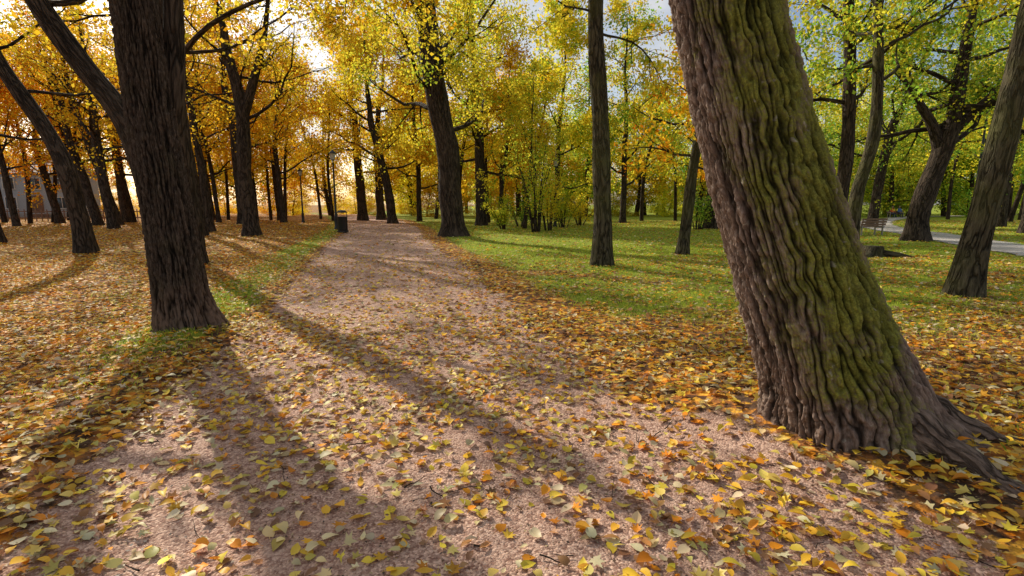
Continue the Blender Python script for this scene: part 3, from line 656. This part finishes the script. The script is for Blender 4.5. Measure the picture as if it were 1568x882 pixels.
# pale park building, far left between the trunks
r=empty('park_building'); r.location=(-60,66,0); r.rotation_euler=(0,0,math.radians(38))
STUC=simple('stucco',(.42,.47,.52),.85); ROOF=simple('roof_tiles',(.16,.10,.08),.8); WIN=simple('window_glass',(.05,.07,.09),.15); TRIM=simple('window_frame',(.75,.75,.72),.6)
boxes('walls',[((0,0,2.6),(12,7,5.2))],STUC,r,.02)
boxes('plinth',[((0,0,.25),(12.2,7.2,.5))],CONC,r,.02)
v=np.array([(-6.5,-4,5.2),(6.5,-4,5.2),(6.5,4,5.2),(-6.5,4,5.2),(-3.2,0,7.6),(3.2,0,7.6)]); 
build('roof',v,[np.array([(0,1,5,4),(2,3,4,5)]),np.array([(1,2,5),(3,0,4)])],ROOF,None,False,r)
Lw=[];Lf=[]
for k in range(5):
    for z in (1.7,4.0):
        x=-4.6+2.3*k
        if k==2 and z<2: continue
        Lw.append(((x,-3.52,z),(.9,.06,1.3))); Lf+=[((x,-3.56,z+.68),(1.1,.1,.08)),((x,-3.56,z-.68),(1.2,.14,.08)),((x-.5,-3.56,z),(.08,.1,1.28)),((x+.5,-3.56,z),(.08,.1,1.28)),((x,-3.57,z),(.05,.06,1.28))]
boxes('windows',Lw,WIN,r,.004); boxes('window_frames',Lf,TRIM,r,.004); boxes('door',[((0,-3.53,1.55),(1.1,.08,2.1)),((0,-3.9,.2),(1.8,.8,.36))],WOODM,r)
r=empty('tree_stump'); W=Wood(); gz=float(Hh(11.2,15.9))
W.tube([(11.2,15.9,gz-.1),(11.2,15.9,gz+.03),(11.2,15.9,gz+.12),(11.22,15.9,gz+.3),(11.22,15.9,gz+.34),(11.22,15.9,gz+.35)],[.5,.42,.33,.29,.27,.001],16)
W.tube(catmull([(11.4,15.7,gz+.12),(11.8,15.5,gz+.08),(12.2,15.3,gz-.03)],8),np.linspace(.12,.05,8),8)
W.tube(catmull([(11.0,15.7,gz+.12),(10.7,15.4,gz+.05),(10.4,15.2,gz-.05)],8),np.linspace(.11,.05,8),8); W.out('wood',BARKG,r)
SKIN=simple('skin',(.5,.3,.22),.6); 
def person(x,y,z,jc,pc,hc):
    r=empty('person'); r.location=(x,y,z)
    def skin(name,vs,es,rad,mat):
        me=bpy.data.meshes.new(name); me.from_pydata(vs,es,[]); ob=bpy.data.objects.new(name,me); COL.objects.link(ob); ob.parent=r
        m=ob.modifiers.new('s','SKIN'); 
        for i,q in enumerate(rad): me.skin_vertices[0].data[i].radius=(q,q)
        me.skin_vertices[0].data[0].use_root=True
        s=ob.modifiers.new('ss','SUBSURF'); s.levels=1; s.render_levels=2; me.materials.append(mat)
    skin('jacket',[(0,.02,.55),(0,.04,.8),(0,.05,1.0),(-.17,.05,1.02),(.17,.05,1.02),(-.24,-.02,.78),(.24,-.02,.78),(-.14,-.24,.66),(.14,-.24,.66)],
      [(0,1),(1,2),(2,3),(2,4),(3,5),(4,6),(5,7),(6,8)],[.15,.15,.13,.075,.075,.055,.055,.042,.042],simple('jacket',jc,.8))
    skin('trousers',[(0,.02,.50),(-.1,-.05,.50),(.1,-.05,.50),(-.11,-.42,.50),(.11,-.42,.50),(-.11,-.44,.10),(.11,-.44,.10),(-.11,-.58,.05),(.11,-.58,.05)],
      [(0,1),(0,2),(1,3),(2,4),(3,5),(4,6),(5,7),(6,8)],[.13,.095,.095,.065,.065,.048,.048,.04,.04],simple('trousers',pc,.8))
    skin('head',[(0,.05,1.08),(0,.04,1.16),(0,.03,1.26),(0,.03,1.33)],[(0,1),(1,2),(2,3)],[.05,.055,.095,.075],SKIN)
    skin('hair',[(0,.06,1.24),(0,.06,1.33),(0,.03,1.37)],[(0,1),(1,2)],[.095,.095,.07],simple('hair',hc,.7))
    for s in(-1,1): skin('hand',[(s*.13,-.25,.65),(s*.10,-.32,.63),(s*.09,-.36,.61)],[(0,1),(1,2)],[.035,.038,.025],SKIN)
person(44.1,60,float(Hh(44.1,60)),(.7,.16,.03),(.03,.04,.09),(.05,.03,.02)); person(44.9,60,float(Hh(44.9,60)),(.08,.16,.42),(.05,.05,.06),(.1,.06,.03))

# ---------------------------------------------------------------- light, sky, camera
w=bpy.data.worlds.new('World'); SC.world=w; w.use_nodes=True; t=w.node_tree; t.nodes.clear()
o=t.nodes.new('ShaderNodeOutputWorld'); b=t.nodes.new('ShaderNodeBackground'); s=t.nodes.new('ShaderNodeTexSky'); s.sky_type='NISHITA'; s.sun_disc=False
s.sun_elevation=SUN_EL; s.sun_rotation=SUN_AZ; s.altitude=100; s.dust_density=2.0; s.air_density=1.; s.ozone_density=1.5
tcw=t.nodes.new('ShaderNodeTexCoord'); mpw=t.nodes.new('ShaderNodeMapping'); mpw.inputs['Scale'].default_value=(1,1,2.2)
nz=t.nodes.new('ShaderNodeTexNoise'); nz.inputs['Scale'].default_value=2.2; nz.inputs['Detail'].default_value=7.; nz.inputs['Roughness'].default_value=.6
cr=t.nodes.new('ShaderNodeValToRGB'); cr.color_ramp.elements[0].position=.44; cr.color_ramp.elements[0].color=(.05,.05,.05,1); cr.color_ramp.elements[1].position=.60; cr.color_ramp.elements[1].color=(.85,.85,.85,1)
mx=t.nodes.new('ShaderNodeMix'); mx.data_type='RGBA'; mx.inputs[7].default_value=(6.6,6.5,6.4,1)
t.links.new(tcw.outputs['Generated'],mpw.inputs[0]); t.links.new(mpw.outputs[0],nz.inputs['Vector']); t.links.new(nz.outputs[0],cr.inputs[0]); t.links.new(cr.outputs[0],mx.inputs[0]); t.links.new(s.outputs[0],mx.inputs[6])
b.inputs[1].default_value=.12; t.links.new(mx.outputs[2],b.inputs[0]); t.links.new(b.outputs[0],o.inputs[0])
sd=Vector((math.sin(SUN_AZ)*math.cos(SUN_EL),math.cos(SUN_AZ)*math.cos(SUN_EL),math.sin(SUN_EL)))
l=bpy.data.lights.new('sun','SUN'); l.energy=5.; l.angle=math.radians(.5); l.color=(1,.92,.78)
lo=bpy.data.objects.new('sun',l); lo.rotation_euler=(-sd).to_track_quat('-Z','Y').to_euler(); COL.objects.link(lo)
cd=bpy.data.cameras.new('camera'); cd.lens=18; cd.sensor_width=36; cd.clip_end=3000; cd.clip_start=.05
co=bpy.data.objects.new('camera',cd); co.location=(0,0,1.6); co.rotation_euler=(math.radians(90-9.34),0,0); COL.objects.link(co); SC.camera=co
SC.view_settings.view_transform='Standard'; SC.view_settings.look='None'; SC.view_settings.exposure=0
print('done',time.time()-T0)
